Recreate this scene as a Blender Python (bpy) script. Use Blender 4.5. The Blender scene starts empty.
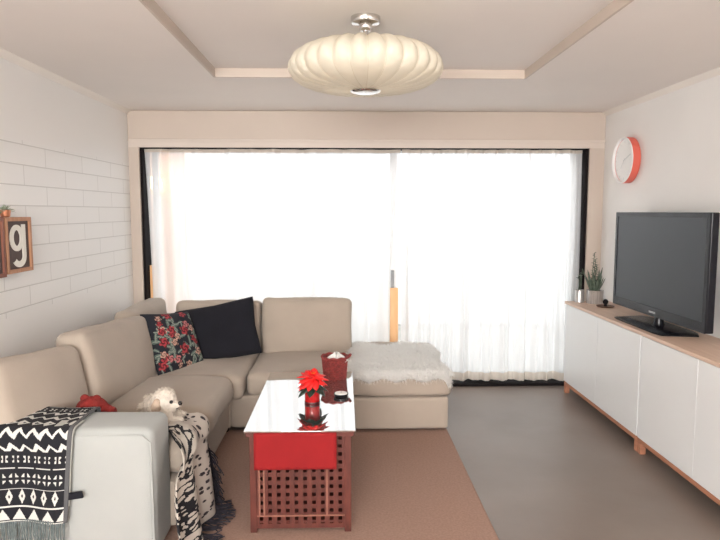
import bpy, bmesh, math, random
from mathutils import Vector, Matrix, Euler, noise
random.seed(7)
PI = math.pi
S = bpy.context.scene
COL = S.collection

# ------------------------------------------------------------------ camera, world, light, exposure
cam_d = bpy.data.cameras.new('camera')
cam = bpy.data.objects.new('camera', cam_d); COL.objects.link(cam)
cam_d.sensor_fit = 'HORIZONTAL'; cam_d.sensor_width = 36.0
cam_d.lens = 610.0 / 720.0 * 36.0
cam_d.clip_start = 0.05
cam.location = (0, 0, 1.48)
cam.rotation_euler = (math.radians(90 - 5.48), 0, math.radians(-1.5))
S.camera = cam

world = bpy.data.worlds.new('overcast_sky'); S.world = world
world.use_nodes = True
wn = world.node_tree.nodes; wl = world.node_tree.links
bg = wn['Background']
tc = wn.new('ShaderNodeTexCoord'); sx = wn.new('ShaderNodeSeparateXYZ'); rp = wn.new('ShaderNodeValToRGB')
wl.new(tc.outputs['Generated'], sx.inputs[0]); wl.new(sx.outputs['Z'], rp.inputs[0]); wl.new(rp.outputs[0], bg.inputs[0])
rp.color_ramp.elements[0].position = 0.0; rp.color_ramp.elements[0].color = (0.86, 0.88, 0.90, 1)
rp.color_ramp.elements[1].position = 0.6; rp.color_ramp.elements[1].color = (0.90, 0.97, 1.0, 1)
bg.inputs[1].default_value = 1.5

def area(name, loc, rot, sx_, sy_, power, color):
    l = bpy.data.lights.new(name, 'AREA'); l.shape = 'RECTANGLE'; l.size = sx_; l.size_y = sy_
    l.energy = power; l.color = color
    o = bpy.data.objects.new(name, l); COL.objects.link(o); o.location = loc; o.rotation_euler = rot
    return o
# rear window light boosted and tilted up as fill; daylight through the glazed wall
area('rear_window_fill', (-0.5, -2.35, 1.6), (math.radians(116), 0, 0), 2.2, 1.2, 140, (1.0, 0.985, 0.96))
P = area('window_portal', (0.2, 5.33, 1.02), (math.radians(-90), 0, 0), 3.6, 1.95, 1, (1, 1, 1))
P.data.cycles.is_portal = True

S.view_settings.view_transform = 'Standard'
S.view_settings.look = 'None'
S.view_settings.exposure = 1.02
S.view_settings.gamma = 1.0
S.view_settings.use_curve_mapping = False

# ------------------------------------------------------------------ materials
MATS = {}
def mat(name, color, rough=0.6, metal=0.0, var=0.0, scale=8.0, bump=0.0, bscale=60.0, spec=0.5, coat=0.0, trans=0.0, ior=1.45, color2=None, sheen=0.0, stretch=None):
    if name in MATS: return MATS[name]
    m = bpy.data.materials.new(name); m.use_nodes = True
    n = m.node_tree.nodes; l = m.node_tree.links; b = n['Principled BSDF']
    b.inputs['Base Color'].default_value = (*color, 1); b.inputs['Roughness'].default_value = rough
    b.inputs['Metallic'].default_value = metal; b.inputs['Specular IOR Level'].default_value = spec
    b.inputs['Coat Weight'].default_value = coat; b.inputs['Transmission Weight'].default_value = trans
    b.inputs['IOR'].default_value = ior; b.inputs['Sheen Weight'].default_value = sheen
    t = n.new('ShaderNodeTexCoord'); vec = t.outputs['Object']
    if stretch:
        mp = n.new('ShaderNodeMapping'); mp.inputs['Scale'].default_value = stretch
        l.new(vec, mp.inputs[0]); vec = mp.outputs[0]
    if var or color2:
        c2 = color2 or tuple(max(0, c * (1 - var)) for c in color)
        nz = n.new('ShaderNodeTexNoise'); nz.inputs['Scale'].default_value = scale; nz.inputs['Detail'].default_value = 5
        mx = n.new('ShaderNodeMix'); mx.data_type = 'RGBA'
        mx.inputs['A'].default_value = (*color, 1); mx.inputs['B'].default_value = (*c2, 1)
        rr = n.new('ShaderNodeValToRGB'); rr.color_ramp.elements[0].position = 0.35; rr.color_ramp.elements[1].position = 0.65
        l.new(vec, nz.inputs['Vector']); l.new(nz.outputs[0], rr.inputs[0]); l.new(rr.outputs[0], mx.inputs['Factor'])
        l.new(mx.outputs['Result'], b.inputs['Base Color'])
    if bump:
        nb = n.new('ShaderNodeTexNoise'); nb.inputs['Scale'].default_value = bscale; nb.inputs['Detail'].default_value = 3
        bp = n.new('ShaderNodeBump'); bp.inputs['Strength'].default_value = bump; bp.inputs['Distance'].default_value = 0.01
        l.new(vec, nb.inputs['Vector']); l.new(nb.outputs[0], bp.inputs['Height']); l.new(bp.outputs[0], b.inputs['Normal'])
    MATS[name] = m
    return m

def attr_mat(name, rough=0.85, bump=0.3, bscale=250):
    m = mat(name, (1, 1, 1), rough, bump=bump, bscale=bscale)
    n = m.node_tree.nodes; a = n.new('ShaderNodeAttribute'); a.attribute_name = 'Col'
    m.node_tree.links.new(a.outputs['Color'], n['Principled BSDF'].inputs['Base Color'])
    return m

def emis(name, color, strength):
    m = bpy.data.materials.new(name); m.use_nodes = True
    b = m.node_tree.nodes['Principled BSDF']
    b.inputs['Base Color'].default_value = (*color, 1)
    b.inputs['Emission Color'].default_value = (*color, 1); b.inputs['Emission Strength'].default_value = strength
    return m

def sheer(name, color, w_trans, w_transl):
    m = bpy.data.materials.new(name); m.use_nodes = True
    n = m.node_tree.nodes; l = m.node_tree.links; n.clear()
    out = n.new('ShaderNodeOutputMaterial'); d = n.new('ShaderNodeBsdfDiffuse'); t = n.new('ShaderNodeBsdfTranslucent'); tp = n.new('ShaderNodeBsdfTransparent')
    t0 = n.new('ShaderNodeTexCoord'); mp = n.new('ShaderNodeMapping'); mp.inputs['Scale'].default_value = (90, 90, 4)
    nz = n.new('ShaderNodeTexNoise'); nz.inputs['Scale'].default_value = 1.0
    l.new(t0.outputs['Object'], mp.inputs[0]); l.new(mp.outputs[0], nz.inputs['Vector'])
    mc = n.new('ShaderNodeMix'); mc.data_type = 'RGBA'
    mc.inputs['A'].default_value = (*[c * 0.94 for c in color], 1); mc.inputs['B'].default_value = (*color, 1)
    l.new(nz.outputs[0], mc.inputs['Factor'])
    for x in (d, t): l.new(mc.outputs['Result'], x.inputs[0])
    a = n.new('ShaderNodeMixShader'); a.inputs[0].default_value = w_transl
    b = n.new('ShaderNodeMixShader'); b.inputs[0].default_value = w_trans
    l.new(d.outputs[0], a.inputs[1]); l.new(t.outputs[0], a.inputs[2])
    lw = n.new('ShaderNodeLayerWeight'); lw.inputs[0].default_value = 0.5
    q1 = n.new('ShaderNodeMath'); q1.operation = 'SUBTRACT'; q1.inputs[0].default_value = 1.0; l.new(lw.outputs['Facing'], q1.inputs[1])
    q2 = n.new('ShaderNodeMath'); q2.operation = 'POWER'; l.new(q1.outputs[0], q2.inputs[0]); q2.inputs[1].default_value = 1.3
    q3 = n.new('ShaderNodeMath'); q3.operation = 'MULTIPLY'; l.new(q2.outputs[0], q3.inputs[0]); q3.inputs[1].default_value = w_trans; l.new(q3.outputs[0], b.inputs[0])
    l.new(a.outputs[0], b.inputs[1]); l.new(tp.outputs[0], b.inputs[2]); l.new(b.outputs[0], out.inputs[0])
    return m

M_wall = mat('white_paint', (0.80, 0.775, 0.75), 0.6, var=0.03, scale=2, bump=0.02, bscale=90)
M_ceil = mat('ceiling_paint', (0.84, 0.78, 0.735), 0.75, var=0.03, scale=1.5, bump=0.02, bscale=60)
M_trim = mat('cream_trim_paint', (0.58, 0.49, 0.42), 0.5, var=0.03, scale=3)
M_cove = mat('white_cove_paint', (0.80, 0.74, 0.68), 0.5, var=0.02, scale=3)
M_black = mat('black_frame', (0.012, 0.009, 0.010), 0.8, var=0.2, scale=20, spec=.15)
M_sofa = mat('sofa_fabric', (0.45, 0.378, 0.312), 0.92, var=0.07, scale=5, bump=0.25, bscale=420, sheen=0.15)
M_sofa_cool_lit = mat('sofa_fabric_cool_lit', (0.405, 0.415, 0.400), 0.9, var=0.06, scale=4, bump=0.25, bscale=420, sheen=0.15)  # sofa fabric with cool light from behind the camera put into its colour
M_seam = mat('sofa_piping', (0.36, 0.31, 0.27), 0.9, var=0.1, scale=30)
M_rug = mat('woven_rug', (0.42, 0.265, 0.205), 0.95, color2=(0.35, 0.215, 0.165), scale=90, bump=0.6, bscale=350)
M_glass = mat('window_glass', (1, 1, 1), 0.02, trans=1.0, ior=1.05)
M_wood = mat('oak_top', (0.72, 0.53, 0.41), 0.4, color2=(0.64, 0.45, 0.34), scale=3, stretch=(14, 1.2, 14), bump=0.05, bscale=12)
M_pinkwood = mat('beech_rail', (0.50, 0.22, 0.13), 0.5, color2=(0.40, 0.17, 0.10), scale=3, stretch=(14, 1.2, 14))
M_white = mat('white_lacquer', (0.80, 0.81, 0.81), 0.28, var=0.015, scale=3)
M_acacia = mat('red_brown_acacia', (0.13, 0.032, 0.022), 0.5, color2=(0.085, 0.022, 0.016), scale=6, stretch=(6, 6, 2), bump=0.1, bscale=30)
M_acacia2 = mat('pale_acacia', (0.28, 0.12, 0.085), 0.5, color2=(0.22, 0.09, 0.06), scale=6)
M_top = mat('white_gloss_top', (0.63, 0.62, 0.615), 0.03, 0.93, var=0.01, scale=3, spec=1.0)
M_chrome = mat('chrome', (0.72, 0.70, 0.68), 0.14, 1.0, var=0.05, scale=5)
M_tvblack = mat('tv_gloss_black', (0.010, 0.010, 0.014), 0.22, var=0.1, scale=4, spec=.3)
M_screen = mat('tv_screen', (0.018, 0.021, 0.028), 0.34, var=0.05, scale=2, spec=0.45)
M_red = mat('red_cloth', (0.27, 0.007, 0.009), 0.9, var=0.1, scale=10, bump=0.15, bscale=500)

# ------------------------------------------------------------------ mesh helpers
class MB:
    def __init__(s): s.v = []; s.f = []; s.c = []
    def add(s, vs, fs, col=None, M=None):
        o = len(s.v)
        for p in vs: s.v.append(tuple(M @ Vector(p)) if M else tuple(p))
        for f in fs:
            s.f.append(tuple(i + o for i in f)); s.c.append(col)
        return s
    def box(s, x0, x1, y0, y1, z0, z1, col=None, M=None):
        v = [(x, y, z) for x in (x0, x1) for y in (y0, y1) for z in (z0, z1)]
        return s.add(v, [(0, 1, 3, 2), (4, 6, 7, 5), (0, 4, 5, 1), (2, 3, 7, 6), (0, 2, 6, 4), (1, 5, 7, 3)], col, M)
    def lathe(s, prof, n=32, M=None, col=None, cap=True):
        vs = []; fs = []
        for (r, z) in prof:
            for k in range(n):
                a = 2 * PI * k / n; vs.append((r * math.cos(a), r * math.sin(a), z))
        for i in range(len(prof) - 1):
            for k in range(n):
                k2 = (k + 1) % n
                fs.append((i * n + k, i * n + k2, (i + 1) * n + k2, (i + 1) * n + k))
        if cap:
            fs.append(tuple(range(n - 1, -1, -1))); fs.append(tuple((len(prof) - 1) * n + k for k in range(n)))
        return s.add(vs, fs, col, M)
    def tube(s, pts, r, n=8, col=None, r2=None):
        pts = [Vector(p) for p in pts]; vs = []; fs = []; N = len(pts)
        for i, p in enumerate(pts):
            d = (pts[min(i + 1, N - 1)] - pts[max(i - 1, 0)]).normalized()
            u = d.orthogonal().normalized() if i == 0 else (u - d * u.dot(d)).normalized()
            w = d.cross(u); rr = r if r2 is None else r + (r2 - r) * i / (N - 1)
            for k in range(n):
                a = 2 * PI * k / n; vs.append(p + u * (rr * math.cos(a)) + w * (rr * math.sin(a)))
        for i in range(N - 1):
            for k in range(n):
                k2 = (k + 1) % n; fs.append((i * n + k, i * n + k2, (i + 1) * n + k2, (i + 1) * n + k))
        fs.append(tuple(range(n - 1, -1, -1))); fs.append(tuple((N - 1) * n + k for k in range(n)))
        return s.add(vs, fs, col)
    def grid(s, fn, nu, nv, colfn=None):
        vs = [fn(i / nu, j / nv) for i in range(nu + 1) for j in range(nv + 1)]
        o = len(s.v); s.v += [tuple(p) for p in vs]
        for i in range(nu):
            for j in range(nv):
                a = i * (nv + 1) + j
                s.f.append((o + a, o + a + nv + 1, o + a + nv + 2, o + a + 1))
                s.c.append(colfn((i + .5) / nu, (j + .5) / nv) if colfn else None)
        return s
    def soft(s, sx, sy, sz, r, M=None, puff=(0, 0, 0), n=14, wob=0.0, seed=0, col=None, colfn=None):
        """rounded box centred at the origin with bulging sides"""
        h = (sx / 2, sy / 2, sz / 2); r = min(r, *h)
        def mp(p):
            q = Vector([max(-(h[i] - r), min(h[i] - r, p[i])) for i in range(3)])
            d = Vector(p) - q
            res = q + (d.normalized() * r if d.length > 1e-9 else d)
            for i in range(3):
                j, k = (i + 1) % 3, (i + 2) % 3
                w = max(0, 1 - (p[j] / h[j]) ** 2) * max(0, 1 - (p[k] / h[k]) ** 2)
                res[i] += puff[i] * w * (p[i] / h[i])
            if wob:
                res += noise.noise_vector(res * 5 + Vector((seed, seed * 2, 0))) * wob
            return res
        # parameter spacing denser near edges
        def sp(m, hh):
            return [hh * math.sin(PI / 2 * (2 * i / m - 1)) for i in range(m + 1)]
        for ax in range(3):
            a, b = (ax + 1) % 3, (ax + 2) % 3
            A, B = sp(n, h[a]), sp(n, h[b])
            for sg in (-1, 1):
                vs = []; fs = []; cs = []
                for i in range(n + 1):
                    for j in range(n + 1):
                        p = [0, 0, 0]; p[ax] = sg * h[ax]; p[a] = A[i]; p[b] = B[j]
                        vs.append(mp(p))
                o = len(s.v)
                for v_ in vs: s.v.append(tuple(M @ v_) if M else tuple(v_))
                for i in range(n):
                    for j in range(n):
                        q = i * (n + 1) + j
                        f = (q, q + n + 1, q + n + 2, q + 1)
                        if sg < 0: f = f[::-1]
                        s.f.append(tuple(o + k for k in f))
                        s.c.append(colfn(ax, sg, (i + .5) / n, (j + .5) / n) if colfn else col)
        return s
    def build(s, name, m, parent=None, smooth=True, weld=True, bevel=0.0, solid=0.0, auto=True):
        me = bpy.data.meshes.new(name); me.from_pydata(s.v, [], s.f)
        if any(c is not None for c in s.c):
            at = me.color_attributes.new('Col', 'FLOAT_COLOR', 'CORNER')
            i = 0; buf = []
            for f, c in zip(s.f, s.c):
                c = c or (1, 1, 1); buf += [c[0], c[1], c[2], 1.0] * len(f)
            at.data.foreach_set('color', buf)
        bm = bmesh.new(); bm.from_mesh(me)
        if weld: bmesh.ops.remove_doubles(bm, verts=bm.verts, dist=1e-5)
        bmesh.ops.recalc_face_normals(bm, faces=bm.faces) if weld else None
        bm.to_mesh(me); bm.free()
        o = bpy.data.objects.new(name, me); COL.objects.link(o)
        me.materials.append(m)
        if smooth:
            for p in me.polygons: p.use_smooth = True
            if auto: me.set_sharp_from_angle(angle=math.radians(40))
        if solid:
            md = o.modifiers.new('thick', 'SOLIDIFY'); md.thickness = solid; md.offset = 0
        if bevel:
            md = o.modifiers.new('bev', 'BEVEL'); md.width = bevel; md.segments = 2; md.limit_method = 'ANGLE'
        if parent: o.parent = parent
        return o

def tag(o, label=None, cat=None, group=None, kind=None):
    if label: o['label'] = label
    if cat: o['category'] = cat
    if group: o['group'] = group
    if kind: o['kind'] = kind
    return o
def thing(name, label, cat, loc=(0, 0, 0), rz=0, group=None):
    o = bpy.data.objects.new(name, None); COL.objects.link(o); o.location = loc; o.rotation_euler = (0, 0, rz)
    o.empty_display_size = 0.05
    return tag(o, label, cat, group)
def put(o, root):
    """parent a mesh written in world coordinates to a root that stands elsewhere"""
    o.parent = root
    mw = Matrix.Translation(root.location) @ root.rotation_euler.to_matrix().to_4x4()
    o.matrix_parent_inverse = mw.inverted()
    return o
def T(x, y, z, rx=0, ry=0, rz=0):
    return Matrix.Translation((x, y, z)) @ Euler((math.radians(rx), math.radians(ry), math.radians(rz))).to_matrix().to_4x4()
def struct(name, mb, m, **k):
    o = mb.build(name, m, **k); o['kind'] = 'structure'; return o

# ------------------------------------------------------------------ room shell
XL, XR, YB, YW, ZC = -1.74, 2.15, -2.5, 5.04, 2.29
# floor: polished concrete
M_floor = mat('polished_concrete', (0.235, 0.188, 0.160), 0.36, color2=(0.19, 0.148, 0.125), scale=1.6, bump=0.03, bscale=25)
struct('floor', MB().box(XL - .1, XR + .1, YB - .1, YW + .02, -0.1, 0), M_floor)
# ceiling with a raised tray
tx0, tx1, ty0, ty1, tz = -0.785, 1.115, 0.6, 3.80, 2.338
c = MB()
c.box(XL - .1, tx0, YB - .1, 5.3, ZC, ZC + .2); c.box(tx1, XR + .1, YB - .1, 5.3, ZC, ZC + .2)
c.box(tx0, tx1, YB - .1, ty0, ZC, ZC + .2); c.box(tx0, tx1, ty1, 5.3, ZC, ZC + .2)
c.box(tx0, tx1, ty0, ty1, tz, tz + .1)
struct('ceiling', c, M_ceil, smooth=False, weld=False)
# tan lining added round the tray, its colour standing in for shade
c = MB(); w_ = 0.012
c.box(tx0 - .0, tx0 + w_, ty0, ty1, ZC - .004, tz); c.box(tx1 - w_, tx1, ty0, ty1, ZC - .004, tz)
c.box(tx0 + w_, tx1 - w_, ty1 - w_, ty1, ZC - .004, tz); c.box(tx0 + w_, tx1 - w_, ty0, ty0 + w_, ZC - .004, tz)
struct('trim_1', c, M_trim, smooth=False, weld=False)  # added tray lining, trim colour stands in for shade

# left wall: white subway tile in running bond
mt = mat('subway_tile', (0.80, 0.775, 0.75), 0.35)
n = mt.node_tree.nodes; l = mt.node_tree.links; b = n['Principled BSDF']
geo = n.new('ShaderNodeNewGeometry'); se = n.new('ShaderNodeSeparateXYZ'); co = n.new('ShaderNodeCombineXYZ'); br = n.new('ShaderNodeTexBrick')
l.new(geo.outputs['Position'], se.inputs[0]); l.new(se.outputs['Y'], co.inputs[0]); l.new(se.outputs['Z'], co.inputs[1])
ofs = n.new('ShaderNodeVectorMath'); ofs.operation = 'ADD'; ofs.inputs[1].default_value = (0.10, 0.028, 0)
l.new(co.outputs[0], ofs.inputs[0]); l.new(ofs.outputs[0], br.inputs['Vector'])
br.inputs['Scale'].default_value = 1.0; br.inputs['Brick Width'].default_value = 0.50; br.inputs['Row Height'].default_value = 0.11
br.inputs['Mortar Size'].default_value = 0.0035; br.inputs['Mortar Smooth'].default_value = 0.4; br.offset = 0.5
br.inputs['Color1'].default_value = (0.80, 0.78, 0.755, 1); br.inputs['Color2'].default_value = (0.78, 0.76, 0.735, 1); br.inputs['Mortar'].default_value = (0.58, 0.555, 0.53, 1)
def mathn(op, a, bval):
    q = n.new('ShaderNodeMath'); q.operation = op; l.new(a, q.inputs[0])
    if isinstance(bval, float): q.inputs[1].default_value = bval
    else: l.new(bval, q.inputs[1])
    return q.outputs[0]
mask = mathn('MULTIPLY', mathn('GREATER_THAN', se.outputs['Z'], 0.93), mathn('LESS_THAN', se.outputs['Z'], 1.865))
mx = n.new('ShaderNodeMix'); mx.data_type = 'RGBA'; mx.inputs['A'].default_value = (0.79, 0.765, 0.74, 1)
l.new(mask, mx.inputs['Factor']); l.new(br.outputs['Color'], mx.inputs['B']); l.new(mx.outputs['Result'], b.inputs['Base Color'])
bp = n.new('ShaderNodeBump'); bp.inputs['Strength'].default_value = 0.35; bp.inputs['Distance'].default_value = 0.004; bp.invert = True
l.new(mathn('MULTIPLY', br.outputs['Fac'], mask), bp.inputs['Height']); l.new(bp.outputs[0], b.inputs['Normal'])
struct('wall_left', MB().box(XL - .12, XL, YB, 5.29, 0, ZC), mt)
struct('wall_right', MB().box(XR, XR + .12, YB, 5.29, 0, ZC), M_wall)
# rear wall behind the camera with a window opening
wx0, wx1, wz0, wz1 = -1.6, 0.6, 0.75, 2.25
c = MB()
c.box(XL, wx0, YB - .12, YB, 0, ZC); c.box(wx1, XR, YB - .12, YB, 0, ZC); c.box(wx0, wx1, YB - .12, YB, 0, wz0); c.box(wx0, wx1, YB - .12, YB, wz1, ZC)
struct('wall_back', c, M_wall, smooth=False, weld=False)
c = MB(); fw = .05
c.box(wx0, wx0 + fw, YB - .09, YB - .03, wz0, wz1); c.box(wx1 - fw, wx1, YB - .09, YB - .03, wz0, wz1)
c.box(wx0, wx1, YB - .09, YB - .03, wz0, wz0 + fw); c.box(wx0, wx1, YB - .09, YB - .03, wz1 - fw, wz1); c.box(-.53, -.47, YB - .09, YB - .03, wz0, wz1)
struct('window_2', c, M_white, smooth=False, weld=False)
# front wall: pelmet beam and trims around the glazed opening
struct('wall_front', MB().box(XL, -1.655, YW + .03, 5.29, 0, 2.06).box(2.025, XR, YW + .03, 5.29, 0, 2.06).box(XL, XR, YW + .03, 5.29, 2.06, ZC), M_trim, smooth=False, weld=False)
struct('trim_2', MB().box(XL, XR, YW, YW + .03, 2.062, ZC - 0.001), M_trim, bevel=.004)
c = MB(); c.box(XL, XR, YW - .006, YW + .03, 2.045, 2.062); c.box(XL, XR, YW + .006, YW + .032, 1.997, 2.045)
struct('trim_3', c, mat('light_tan_trim_paint', (0.66, 0.575, 0.51), 0.5, var=.03, scale=3), weld=False, smooth=False)
c = MB(); c.box(XL, -1.70, YW + .006, YW + .035, 0, 1.997); c.box(-1.70, -1.655, YW - .004, YW + .035, 0, 1.997)
struct('trim_4', c, M_trim, weld=False, smooth=False)
c = MB(); c.box(2.105, XR, YW + .006, YW + .035, 0, 1.997); c.box(2.025, 2.105, YW - .004, YW + .035, 0, 1.997)
struct('trim_5', c, M_trim, weld=False, smooth=False)
# coves where the side walls meet the ceiling
for i, (xa, sg) in enumerate(((XL, 1), (XR, -1))):
    c = MB()
    vs = []; fs = []
    prof = [(0, 0), (0.035, 0), (0.030, -.008), (0.014, -.016), (0.008, -.028), (0, -.032)]
    for y in (YB, YW):
        for (a, z) in prof: vs.append((xa + sg * a, y, ZC + z))
    k = len(prof)
    for j in range(k): fs.append((j, (j + 1) % k, k + (j + 1) % k, k + j))
    fs += [tuple(range(k)), tuple(range(2 * k - 1, k - 1, -1))]
    c.add(vs, fs); struct('trim_%d' % (6 + i), c, M_cove)
# baseboard of the right wall
struct('baseboard_right', MB().box(XR - .012, XR, YB, YW, 0, .07), M_white, bevel=.003)

# ------------------------------------------------------------------ glazed wall
yf = 5.20
w = MB()
w.box(-1.655, -1.636, yf - .14, yf + .06, 0, 1.997); w.box(2.004, 2.025, yf - .14, yf + .06, 0, 1.997)
w.box(-1.636, 2.004, yf - .14, yf + .06, 1.991, 1.997); w.box(-1.655, 2.025, YW + .0, yf + .06, -.005, .022)
win = struct('window_1', w, M_black, smooth=False, weld=False)
fr = MB()
for x0, x1 in ((-1.612, .44), (.40, 1.992)):
    yy = yf + (0.03 if x0 < 0 else 0.0)
    fr.box(x0, x0 + .05, yy, yy + .03, .022, 1.985); fr.box(x1 - .05, x1, yy, yy + .03, .022, 1.985)
    fr.box(x0 + .05, x1 - .05, yy, yy + .03, .022, .09); fr.box(x0 + .05, x1 - .05, yy, yy + .03, 1.968, 1.990)
struct('window_frame', fr, M_white, parent=win, smooth=False, weld=False)
struct('window_pane', MB().box(-1.562, .39, yf + .042, yf + .046, .09, 1.968), M_glass, parent=win)
struct('window_pane', MB().box(.45, 1.942, yf + .012, yf + .016, .09, 1.968), M_glass, parent=win)
M_postw = mat('honey_pine', (.90, .56, .30), .55, color2=(.84, .49, .24), scale=3, stretch=(10, 10, 1))
for xa, xb, zz in ((-1.634, -1.590, 1.03), (.392, .462, .83)):
    o = struct('stile_cladding', MB().box(xa, xb, 5.150, 5.185, .022, zz), M_postw, bevel=.003); o.parent = win; o['label'] = 'honey pine cladding on the lower stile'; del o['kind']
hd = MB(); hd.box(.40, .425, yf - .03, yf - .001, .82, .98); hd.tube([(.412, yf - .03, .83), (.412, yf - .055, .85), (.412, yf - .055, .95), (.412, yf - .03, .97)], .007)
struct('window_handle', hd, mat('grey_handle', (.35, .35, .36), .4, var=.05), parent=win, smooth=False, weld=False)

# curtains
M_sheer = sheer('sheer_white_voile', (0.90, 0.89, 0.885), 0.26, 0.62)
M_hem = sheer('doubled_hem_voile', (0.72, 0.64, 0.56), 0.06, 0.40)
def curtain(x0f, x1f, label, seed, nu):
    rnd = random.Random(seed)
    fr_ = [(rnd.uniform(.6, 1.4), rnd.uniform(0, 6.28)) for _ in range(5)]
    root = thing('curtain', label, 'curtain', (x0f(1.) / 2 + x1f(1.) / 2, 5.12, .03), group='sheer curtains across the glazed wall')
    z0, z1, zh = 0.035, 1.989, .105
    def P_(u, z, off=0):
        xa, xb = x0f(z), x1f(z)
        x = xa + (xb - xa) * u
        L = 1.85 * u
        t = (z1 - z) / (z1 - z0)
        amp = .022 + .010 * t
        y = 0
        for k, (a, ph) in enumerate(fr_):
            fq = (13, 23, 41, 67, 97)[k] * a
            y += math.sin(L * fq + ph + .35 * math.sin(3 * z + k)) * (.8, .8, .7, .5, .3)[k]
        y = y / 1.6 * amp + .006 * math.sin(z * 4 + L * 3)
        zz = z + (.006 * math.sin(L * 14 + seed) if z < zh + .01 else 0)
        return (x + .006 * math.sin(L * 31 + z * 2), 5.105 + y + off, zz)
    a = MB().grid(lambda u, v: P_(u, zh + (z1 - zh) * v), nu, 40)
    put(a.build('drape', M_sheer, weld=False, auto=False), root)
    a = MB().grid(lambda u, v: P_(u, z0 + (zh - z0) * v), nu, 6)
    put(a.build('hem', M_hem, weld=False, auto=False), root)
    a = MB().grid(lambda u, v: P_(u, 1.962 + .026 * v, -.004), nu, 2)
    put(a.build('heading_tape', M_hem, weld=False, auto=False), root)
    return root
curtain(lambda z: -1.626 + .028 * min(1, max(0, (1.98 - z) / 1.1)), lambda z: .475 - .10 * min(1, max(0, (1.98 - z) / 1.1)), 'white sheer curtain behind the sofa, left panel up to the centre gap', 3, 420)
curtain(lambda z: .485 - .01 * min(1, (1.98 - z)), lambda z: 1.998, 'white sheer curtain panel right of the centre gap, behind the bare floor', 11, 330)

# ------------------------------------------------------------------ outside
M_out = mat('pale_render', (.86, .86, .85), .8, var=.04, scale=2)
M_peach = mat('peach_render', (.75, .48, .36), .8, var=.1, scale=3)
struct('floor_terrace', MB().box(-4, 5, 5.29, 9, -.12, -.02), mat('terrace_paving', (.40, .37, .34), .8, var=.15, scale=4))
struct('wall_terrace', MB().box(-4, 5, 8.0, 8.15, -.02, 1.08), M_out, bevel=.01)
o = MB().box(-2.45, -1.78, 6.6, 7.0, -.02, 2.9).box(-2.48, -1.75, 6.57, 7.03, -.02, .15).build('pillar', M_peach, bevel=.01, smooth=False, weld=False)
tag(o, 'peach rendered outdoor pillar seen faintly through the left end of the curtains', 'pillar')
lt = thing('wall_lantern', 'small glowing outdoor lantern faintly visible through the curtain near its upper left end', 'lantern', (-1.95, 6.42, 1.70))
put(MB().tube([(-1.95, 6.60, 1.66), (-1.95, 6.42, 1.66), (-1.95, 6.42, 1.70)], .012).build('bracket', M_black), lt)
put(MB().lathe([(.001, 0), (.05, .02), (.07, .07), (.05, .13), (.001, .15)], 20, T(-1.95, 6.42, 1.70)).build('globe', emis('warm_lamp_glow', (1.0, .62, .22), 9)), lt)

# ------------------------------------------------------------------ rug
rg = MB().soft(2.0, 2.85, .010, .004, T(-.305, 2.60, .0052), n=20)
tag(rg.build('rug', M_rug), 'flat woven brown rug under the coffee table and sofa front', 'rug')

# ------------------------------------------------------------------ sofa
sofa = thing('corner_sofa', 'large beige fabric corner sofa with chaise along the left wall and window', 'sofa', (-1.2, 3.7, .01))
def sp(name, mb, m=M_sofa, **k): return put(mb.build(name, m, **k), sofa)
sp('base', MB().soft(.94, 1.30, .22, .02, T(-1.235, 3.33, .155)).soft(.90, 1.0, .22, .02, T(-1.20, 4.45, .155)))
sp('base', MB().soft(.79, 1.00, .22, .02, T(-.36, 4.46, .155)))
sp('base', MB().soft(.68, .99, .22, .02, T(.357, 4.455, .135)))
sp('back_frame', MB().soft(.22, 2.5, .62, .05, T(-1.60, 3.70, .35)))
sp('back_frame', MB().soft(.14, .27, .40, .03, T(-1.50, 2.585, .225)))
sp('back_frame', MB().soft(1.72, .18, .62, .05, T(-.82, 4.88, .35)))
# arm facing the camera
arm = sp('armrest', MB().soft(.64, .26, .565, .04, T(-1.11, 2.585, .3035), puff=(.0, .006, .008), n=20, wob=.004, seed=3), M_sofa_cool_lit)
pts = [(-1.40, 2.454, .564), (-.835, 2.454, .564), (-.80, 2.458, .53), (-.797, 2.458, .06)]
sp('piping', MB().tube(pts, .004, 6), M_sofa_cool_lit)
for x, y in ((-1.66, 2.52), (-.86, 2.52), (-.80, 4.0), (-.05, 4.05), (.62, 4.05), (.62, 4.85), (-.05, 4.85), (-1.66, 4.85)):
    sp('leg', MB().lathe([(.022, 0), (.026, .02), (.026, .045)], 14, T(x, y, .0115 - .01 + .009)), M_black)
# seat cushions
def cushion(name, cx, cy, cz, sx_, sy_, sz_, r=.05, puff=(.01, .01, .02), rx=0, ry=0, rz=0, seed=0, m=M_sofa):
    return sp(name, MB().soft(sx_, sy_, sz_, r, T(cx, cy, cz, rx, ry, rz), puff=puff, n=18, wob=.012, seed=seed), m)
cushion('seat_cushion', -1.12, 2.925, .35, .82, .41, .17, seed=1, puff=(.01, .005, .02), r=.07)
cushion('seat_cushion', -1.125, 3.525, .345, .82, .73, .17, seed=2, puff=(.01, .005, .02), r=.065)
cushion('seat_cushion', -1.06, 4.30, .335, .80, .84, .16, seed=3, puff=(.0, .0, .012))
cushion('seat_cushion', -.325, 4.35, .335, .66, .80, .155, seed=4, puff=(.0, .008, .012), r=.045)
cushion('chaise_cushion', .36, 4.45, .33, .70, 1.0, .16, r=.035, seed=5, puff=(.004, .004, .01))
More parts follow.
